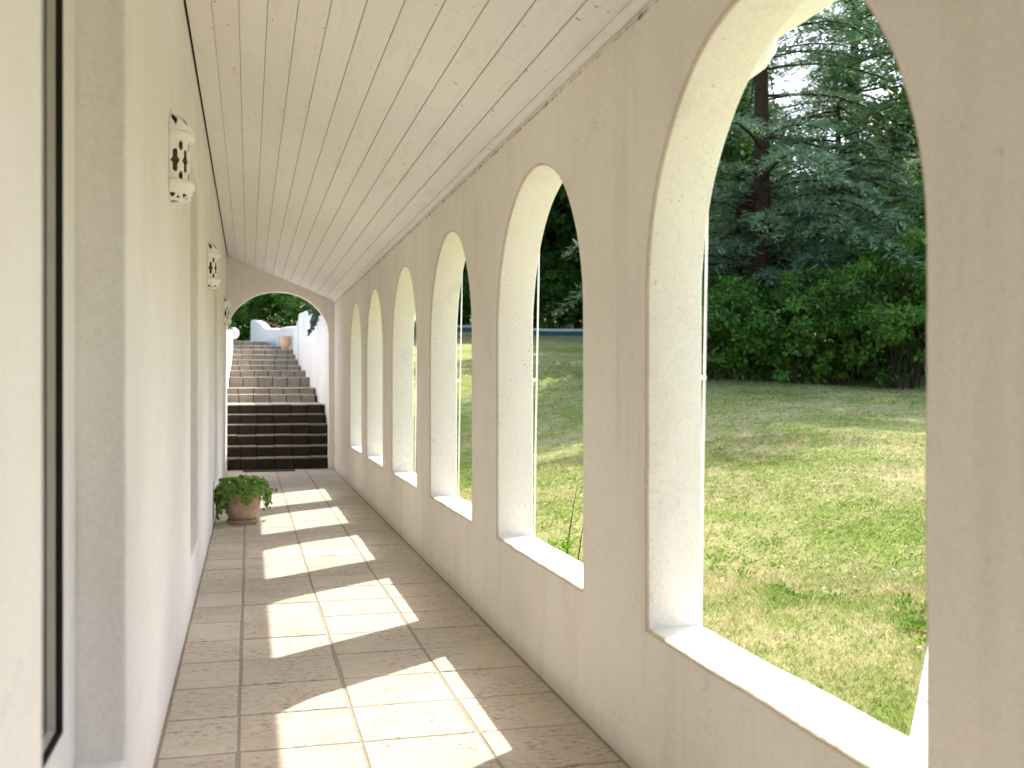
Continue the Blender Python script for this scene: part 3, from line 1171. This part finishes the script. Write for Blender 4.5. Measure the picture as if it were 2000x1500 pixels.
# ------------------------------------------------------------------ climbing wires on the outside of the piers
WG = "climbing wires outside the arches"
wl = ["slim white climbing rod outside the nearest visible pier, seen through the big front arch",
      "slim white climbing rod outside the pier beyond the second arch",
      "slim white climbing rod outside the pier beyond the third arch",
      "slim white climbing rod outside the pier beyond the fourth arch"]
for i, c in enumerate(CENT[1:5]):
    yj = c + RAD
    root = empty("climbing_wire", (AR + THK, yj + .04, 0))
    tag(root, wl[i], "plant wire", WG)
    bm = bmesh.new()
    tube(bm, [(.018, .02, .10), (.028, .02, .9), (.056, .02, 2.48)], [.0045] * 3, 8)
    from_bm("rod", bm, M_wire, root, True)
    for z, x in ((.32, .021), (1.22, .034), (2.05, .048)):
        bm = bmesh.new()
        tube(bm, [(.001, .02, z), (x + .004, .02, z)], [.007, .007], 8)
        from_bm("bracket", bm, M_wire, root, False)

# teal board with white top edge at the far end of the lawn
x0, y0 = px(880, 40.0); x1, y1 = px(1330, 40.0)
bmT, bmW = bmesh.new(), bmesh.new()
brd = empty("lawn_barrier", (x0, y0, 0))
tag(brd, "long low teal barrier with white top edge at far end of lawn", "barrier")
nseg = 16
for k in range(nseg):
    t0, t1 = k / nseg, (k + 1) / nseg
    p0 = (x0 + (x1 - x0) * t0, y0 + (y1 - y0) * t0); p1 = (x0 + (x1 - x0) * t1, y0 + (y1 - y0) * t1)
    g0, g1 = float(ground_z(*p0)), float(ground_z(*p1))
    for bmX, za, zb, th in ((bmT, -.05, .17, .03), (bmW, .171, .26, .05)):
        vs = []
        for (p, g) in ((p0, g0), (p1, g1)):
            for dy in (-th, th):
                for z in (za, zb): vs.append(bmX.verts.new((p[0] - x0, p[1] - y0 + dy, g + z)))
        bmX.faces.new((vs[0], vs[4], vs[5], vs[1])); bmX.faces.new((vs[2], vs[3], vs[7], vs[6])); bmX.faces.new((vs[1], vs[5], vs[7], vs[3]))
bmesh.ops.recalc_face_normals(bmT, faces=bmT.faces[:]); bmesh.ops.recalc_face_normals(bmW, faces=bmW.faces[:])
from_bm("board", bmT, M_teal, brd); from_bm("top_edge", bmW, M_whiteboard, brd)

# weed with a tall stalk in the bed under the second arch
ax, ay = px(1108, 5.6)
root = empty("tall_weed", (ax, ay, float(ground_z(ax, ay))))
tag(root, "leafy weed with one tall dark stalk beneath the second arch", "plant")
bm = bmesh.new()
tube(bm, [(-.02, 0, 0), (.0, 0, .32), (.055, .0, .64)], [.005, .004, .0015], 6)
tube(bm, [(.06, .05, 0), (.08, .05, .25), (.12, .05, .50)], [.004, .0035, .0015], 6)
from_bm("stalk", bm, M_bark, root)
Ps, Ds, Us, Ls, Ws = [], [], [], [], []
for _ in range(170):
    th = rp.uniform(0, 6.28); r1 = rp.uniform(0, .24)
    Ps.append((r1 * math.cos(th) - .03, r1 * math.sin(th), rp.uniform(.02, .44 - r1 * .6))); Ds.append((math.cos(th), math.sin(th), rp.uniform(-.1, 1))); Us.append((0, .01, 1))
    l = rp.uniform(.03, .075); Ls.append(l); Ws.append(l * .5)
for z in (.3, .38, .44, .5):
    for s in (-1, 1):
        Ps.append((.04, 0, z)); Ds.append((s, .3, .6)); Us.append((0, .01, 1)); Ls.append(.05); Ws.append(.018)
V, F = leaves(np.array(Ps), np.array(Ds), np.array(Us), Ls, Ws)
link("foliage", np_mesh("foliage", V, F), M_weed, root)


# ------------------------------------------------------------------ trees and shrubs
def make_cedar(h, rad, seed, mat, gap=None, dens=1.0, zmin=0):
    """(trunk mesh, crown mesh): tiers of near-horizontal drooping sprays"""
    r = np.random.default_rng(seed)
    bm = bmesh.new()
    lean = r.uniform(-.3, .3, 2)
    tp = [(lean[0] * t * t, lean[1] * t * t, h * t) for t in (0, .15, .35, .6, .85, 1.0)]
    tube(bm, tp, [.30, .25, .20, .14, .07, .02], 12)
    P, D, U, L, W = [], [], [], [], []
    nbr = int(15 * h * dens)
    for b in range(nbr):
        f = (b + r.random()) / nbr
        z0 = .08 * h + f * .90 * h
        ln = rad * (1 - .52 * f ** 1.8) * r.uniform(.6, 1.12) * (1 if f > .12 else .85)
        th = r.uniform(0, 2 * np.pi)
        if z0 < zmin: continue
        if gap and gap[0] < z0 < gap[1] and r.random() < gap[2]: continue
        rise = r.uniform(.05, .30)
        dx, dy = math.cos(th), math.sin(th)
        ts = np.linspace(0, 1, 16)
        bx = dx * ln * ts; by = dy * ln * ts
        bz = z0 + ln * (rise * ts - (rise + .22) * ts ** 2.4)
        br = .008 + .04 * (ln / rad) * (1 - ts) ** .9
        tube(bm, [(bx[i], by[i], bz[i]) for i in range(0, 16, 3)], [br[i] for i in range(0, 16, 3)], 5, False)
        nt = int(ln / .055)
        for k in range(nt):
            t = .12 + .88 * (k + r.random()) / nt
            c = np.array([np.interp(t, ts, bx), np.interp(t, ts, by), np.interp(t, ts, bz)])
            s = 1 if k % 2 else -1
            ang = th + s * r.uniform(.55, 1.15)
            tl = (.22 + .95 * (1 - t) * min(1, t * 2.6)) * r.uniform(.5, 1.1) * ln / 3.4
            m = max(3, int(tl / .055))
            q = (np.arange(m) + r.random(m)) / m
            wx = c[0] + math.cos(ang) * tl * q; wy = c[1] + math.sin(ang) * tl * q
            wz = c[2] + .03 - tl * .38 * q ** 2 + r.normal(0, .018, m)
            P.append(np.stack([wx + r.normal(0, .018, m), wy + r.normal(0, .018, m), wz], 1))
            aa = ang + r.normal(0, .5, m)
            D.append(np.stack([np.cos(aa), np.sin(aa), r.normal(.12, .35, m) - .35 * q], 1))
            U.append(np.stack([r.normal(0, .45, m), r.normal(0, .45, m), np.ones(m)], 1))
            L.append(r.uniform(.12, .27, m)); W.append(r.uniform(.022, .045, m))
    P, D, U, L, W = map(np.concatenate, (P, D, U, L, W))
    V, F = leaves(P, D, U, L, W, .15)
    bmesh.ops.recalc_face_normals(bm, faces=bm.faces[:])
    me = bpy.data.meshes.new("trunk"); bm.to_mesh(me); bm.free(); me.materials.append(M_bark)
    mc = np_mesh("crown", V, F); mc.materials.append(mat)
    return me, mc


def make_broad(h, rx, rz, zb, nclump, nleaf, size, seed, mat, stems=1, trunk_r=.2, flat=.6):
    """broadleaf crown of leaf clumps between zb and h; several stems or one trunk"""
    r = np.random.default_rng(seed)
    bm = bmesh.new()
    cz = (h + zb) / 2; hz = (h - zb) / 2
    u = nrm(r.normal(size=(nclump, 3)))
    q = r.uniform(.30, 1.12, (nclump, 1)) ** .6
    lump = 1 + .22 * np.sin(u[:, :1] * 4 + seed) * np.cos(u[:, 1:2] * 5 + u[:, 2:] * 3)
    C = u * q * lump * np.array([rx, rx, hz]) + np.array([0, 0, cz])
    C[:, 2] = np.maximum(C[:, 2], zb * .6 + .1)
    P, D, U = [], [], []
    for c in C:
        m = int(nleaf * r.uniform(.5, 1.4))
        rc = r.uniform(.09, .27) * rx
        p = nrm(r.normal(size=(m, 3))) * (r.random((m, 1)) ** .5) * rc * np.array([1, 1, flat])
        o_ = nrm(p + 1e-6)
        outw = (c - np.array([0, 0, cz])); outw = outw / max(1e-6, np.linalg.norm(outw))
        P.append(c + p)
        D.append(o_ * .7 + outw * .6 + r.normal(0, .5, (m, 3)) + np.array([0, 0, -.25]))
        U.append(outw * .6 + np.array([0, 0, .8]) + r.normal(0, .4, (m, 3)))
    P, D, U = map(np.concatenate, (P, D, U))
    P[:, 2] = np.maximum(P[:, 2], .03)
    n = len(P)
    L = size * r.uniform(.45, 1.5, n)
    V, F = leaves(P, D, U, L, L * r.uniform(.45, .7, n), .18)
    for s in range(stems):
        if stems == 1:
            tube(bm, [(0, 0, -.2), (.05, 0, zb * .5 + .4), (.1, .05, cz), (.1, .1, h * .85)], [trunk_r * 1.2, trunk_r, trunk_r * .6, .03], 9)
        else:
            th = r.uniform(0, 6.283); k_ = r.uniform(.25, .8)
            b0 = r.normal(0, .12 * rx, 2)
            tube(bm, [(b0[0], b0[1], -.1), (b0[0] + .25 * k_ * rx * math.cos(th), b0[1] + .25 * k_ * rx * math.sin(th), h * .35), (k_ * rx * math.cos(th), k_ * rx * math.sin(th), h * .8)], [trunk_r, trunk_r * .8, trunk_r * .3], 6)
    idx = r.choice(len(C), size=min(len(C), 26 if stems == 1 else 8), replace=False)
    for i in idx:
        c = C[i]
        if stems == 1:
            z0 = max(zb * .5 + .3, min(h * .7, c[2] - .5 * np.hypot(c[0], c[1])))
            tube(bm, [(.07, .03, z0), (c[0] * .5, c[1] * .5, (z0 + c[2]) / 2 + .1), tuple(c)], [trunk_r * .4, trunk_r * .25, trunk_r * .06], 6)
    bmesh.ops.recalc_face_normals(bm, faces=bm.faces[:])
    me = bpy.data.meshes.new("trunk"); bm.to_mesh(me); bm.free(); me.materials.append(M_bark)
    mc = np_mesh("crown", V, F); mc.materials.append(mat)
    return me, mc


def plant(name, meshes, loc, rz, sc, label, cat_, group=None, names=("trunk", "crown")):
    root = empty(name, (loc[0], loc[1], float(ground_z(loc[0], loc[1])) - .05), rz)
    root.scale = sc if isinstance(sc, tuple) else (sc, sc, sc)
    for nm, me in zip(names, meshes):
        o_ = bpy.data.objects.new(nm, me); COL.objects.link(o_); o_.parent = root
    tag(root, label, cat_, group)
    return root


TG = "trees beyond the lawn"
ced1 = make_cedar(14.0, 4.8, 31, M_cedar, (4.9, 7.6, .68), 1.0, 1.9)
ced3 = make_cedar(6.4, 3.4, 52, M_cedar)
ced2 = make_cedar(14.5, 4.3, 45, M_cedar_green, (5.4, 7.6, .5))
plant("cedar_tree", ced1, px(1488, 23.5), 2.0, .94, "tall blue-green cedar with dark trunk at left inside the big front arch", "tree", TG)
plant("cedar_tree", ced2, (15.9, 19.9), 2.1, 1.0, "dark green cedar reaching in from the right edge of the big front arch", "tree", TG)
plant("cedar_tree", ced3, px(1640, 23.8), 1.0, 1.0, "small blue cedar with silvery layered branches in the middle of the big front arch", "tree", TG)
plant("cedar_tree", ced3, px(1440, 24.6), 4.0, .72, "small blue cedar partly hidden at the left edge of the big front arch", "tree", TG)
plant("cedar_tree", ced2, px(1668, 30.0), 4.4, .95, "tall dark cedar in the second row behind the blue cedars of the big front arch", "tree", TG)
plant("cedar_tree", ced1, px(1180, 47), 3.3, .9, "blue-tinged cedar rising behind far trees, seen through the second arch", "tree", TG)

bA = make_broad(10.5, 3.4, 4.5, 1.0, 230, 120, .22, 61, M_tree)
bB = make_broad(8.5, 3.2, 4.0, .6, 230, 90, .26, 62, M_tree_yellow)
bC = make_broad(12.5, 3.8, 5, 1.2, 260, 120, .24, 63, M_tree)
T = [("broadleaf_tree", bA, px(905, 45), .2, 1.0, "dark leafy tree seen as a sliver through the third arch"),
     ("broadleaf_tree", bC, px(1050, 46), 1.2, 1.0, "dark leafy tree behind the teal barrier, left half of second arch"),
     ("broadleaf_tree", bA, px(1150, 43), 2.2, 1.1, "dark leafy tree behind the teal barrier, right half of second arch"),
     ("broadleaf_tree", bB, px(1102, 49), 4.2, 1.2, "olive green tree showing between the dark trees behind the teal barrier"),
     ("broadleaf_tree", bA, px(1290, 43), 3.2, 1.0, "dark leafy tree hidden mostly by the pier between first and second arch"),
     ("broadleaf_tree", bC, (13.2, 29.0), .7, (.6, .6, .92), "tall leafy tree behind the blue cedar"),
     ("broadleaf_tree", bC, (16.9, 36.0), 2.7, (.6, .6, .95), "tall leafy tree far behind the blue cedar"),
     ("broadleaf_tree", bB, px(1640, 34), 5.0, .70, "low yellow-green tree glowing between the two cedars"),
     ("broadleaf_tree", bB, px(1800, 31), 1.0, .95, "yellow-green tree beside the right edge of the big front arch"),
     ("broadleaf_tree", bA, px(1420, 36), 2.0, .8, "dark tree low behind the trunk of the blue cedar"),
     ("broadleaf_tree", bA, px(1540, 38), 3.0, .58, "dark tree low in the gap behind the blue cedar branches"),
     ("broadleaf_tree", bA, px(1960, 30), 4.0, .9, "dark leafy tree past the right pier"),
     ("broadleaf_tree", bB, (-3.2, 36.5), 2.0, .85, "sunlit yellow-green tree at left beyond the top of the stairs"),
     ("broadleaf_tree", bB, (-.9, 38), 1.0, 1.05, "olive tree in the middle beyond the top of the stairs"),
     ("broadleaf_tree", bA, (2.6, 35), .0, .9, "dark tree at right behind the swooping garden wall"),
     ("broadleaf_tree", bC, (-6.5, 42), 3.0, .9, "tall dark tree at far left beyond the stairs"),
     ("broadleaf_tree", bC, (6.2, 44), 5.0, .9, "tall dark tree between the stairs and the lawn end")]
for t in T:
    plant(*t[:5], t[5], "tree", TG)

sA = make_broad(2.4, 1.45, 1.2, .15, 95, 110, .10, 71, M_shrub, 9, .022, .6)
sB = make_broad(2.9, 1.6, 1.4, .5, 120, 85, .085, 72, M_shrub_light, 18, .020, .5)
SG = "shrubs along the far edge of the lawn"
SH = [(sA, px(1395, 21.2), .0, .85, "dark green shrub at left foot of the blue cedar"),
      (sA, px(1470, 21.8), 1.3, .78, "dark green shrub under the cedar trunk"),
      (sA, px(1545, 20.8), 2.4, .88, "dense bright green shrub left of centre along the lawn edge"),
      (sA, px(1635, 21.0), 3.9, .98, "dense green shrub in the middle of the lawn edge"),
      (sB, px(1760, 20.6), .5, 1.08, "light green arching shrub with bare brown stems at the right"),
      (sA, px(1700, 22.6), 5.0, 1.05, "dark shrub behind the arching light green one"),
      (sB, px(1860, 21.5), 2.5, 1.1, "light green shrub just past the right pier"),
      (sA, px(1590, 23.4), 1.0, 1.05, "taller dark shrub in the second row behind the lawn edge"),
      (sA, px(1440, 24.0), 4.0, .95, "tall shadowed shrub behind the cedar trunk"),
      (sA, px(1800, 24.5), 2.0, 1.35, "tall dark shrub behind the arching stems"),
      (sA, px(1310, 23.5), 2.9, 1.0, "dark shrub behind the pier left of the big front arch")]
for me, loc, rz, sc, lab in SH:
    plant("shrub", me, loc, rz, sc, lab, "shrub", SG, ("stems", "foliage"))
for i, (x, z, sc) in enumerate(((900, 42.5, 1.3), (1000, 43, 1.2), (1075, 42, 1.25), (1135, 42.5, 1.3), (1210, 42, 1.3))):
    plant("shrub", sA, px(x, z), i * 1.3, sc, ["dark bush at the barrier seen through the third arch", "dark bush hidden behind the second pier at the lawn end",
          "dark bush behind the barrier at left of second arch", "dark bush behind the barrier at right of second arch", "dark bush at the lawn end behind the first pier"][i], "shrub", "bushes behind the teal barrier", ("stems", "foliage"))
for i, (x, y, sc, me) in enumerate(((-1.3, 29.5, 1.0, sB), (-1.75, 24.6, .75, sB), (1.6, 30.0, 1.1, sA), (.5, 31.5, 1.2, sA), (-.7, 32.5, 1.2, sA))):
    plant("shrub", me, (x, y), i * 1.1, sc, ["light green shrub beside the top step at left", "light green shrub over the low left wall", "dark shrub behind the swooping wall at right",
          "dark shrub behind the swooping wall in the middle", "dark shrub closing the view at the stair top"][i], "shrub", "shrubs around the stair top", ("stems", "foliage"))

# ivy hanging over the right stair wall
iv = empty("ivy", (1.18, 17.2, 2.40))
tag(iv, "dark ivy hanging over the top of the tall right stair wall", "ivy")
P, Nn, SZ = [], [], []
ri = random.Random(8)
for _ in range(420):
    y = ri.uniform(-1.4, 3.2)
    P.append((ri.uniform(-.10, .25), y, ri.uniform(.0, .40) + .05 * y)); Nn.append((-.6 + ri.gauss(0, .5), -.6 + ri.gauss(0, .5), .6)); SZ.append(ri.uniform(.05, .10))
for s in range(7):
    y = ri.uniform(-1.0, .8); ln = ri.uniform(.15, .5)
    for k in range(int(ln / .05)):
        P.append((-.08 - .02 * ri.random() - .012 * k, y + ri.gauss(0, .05), .05 - k * .05)); Nn.append((-.5 + ri.gauss(0, .4), -.8 + ri.gauss(0, .4), .2)); SZ.append(ri.uniform(.05, .09))
V, F = round_leaves(np.array(P), np.array(Nn), np.array(SZ))
link("foliage", np_mesh("foliage", V, F), M_ivy, iv)
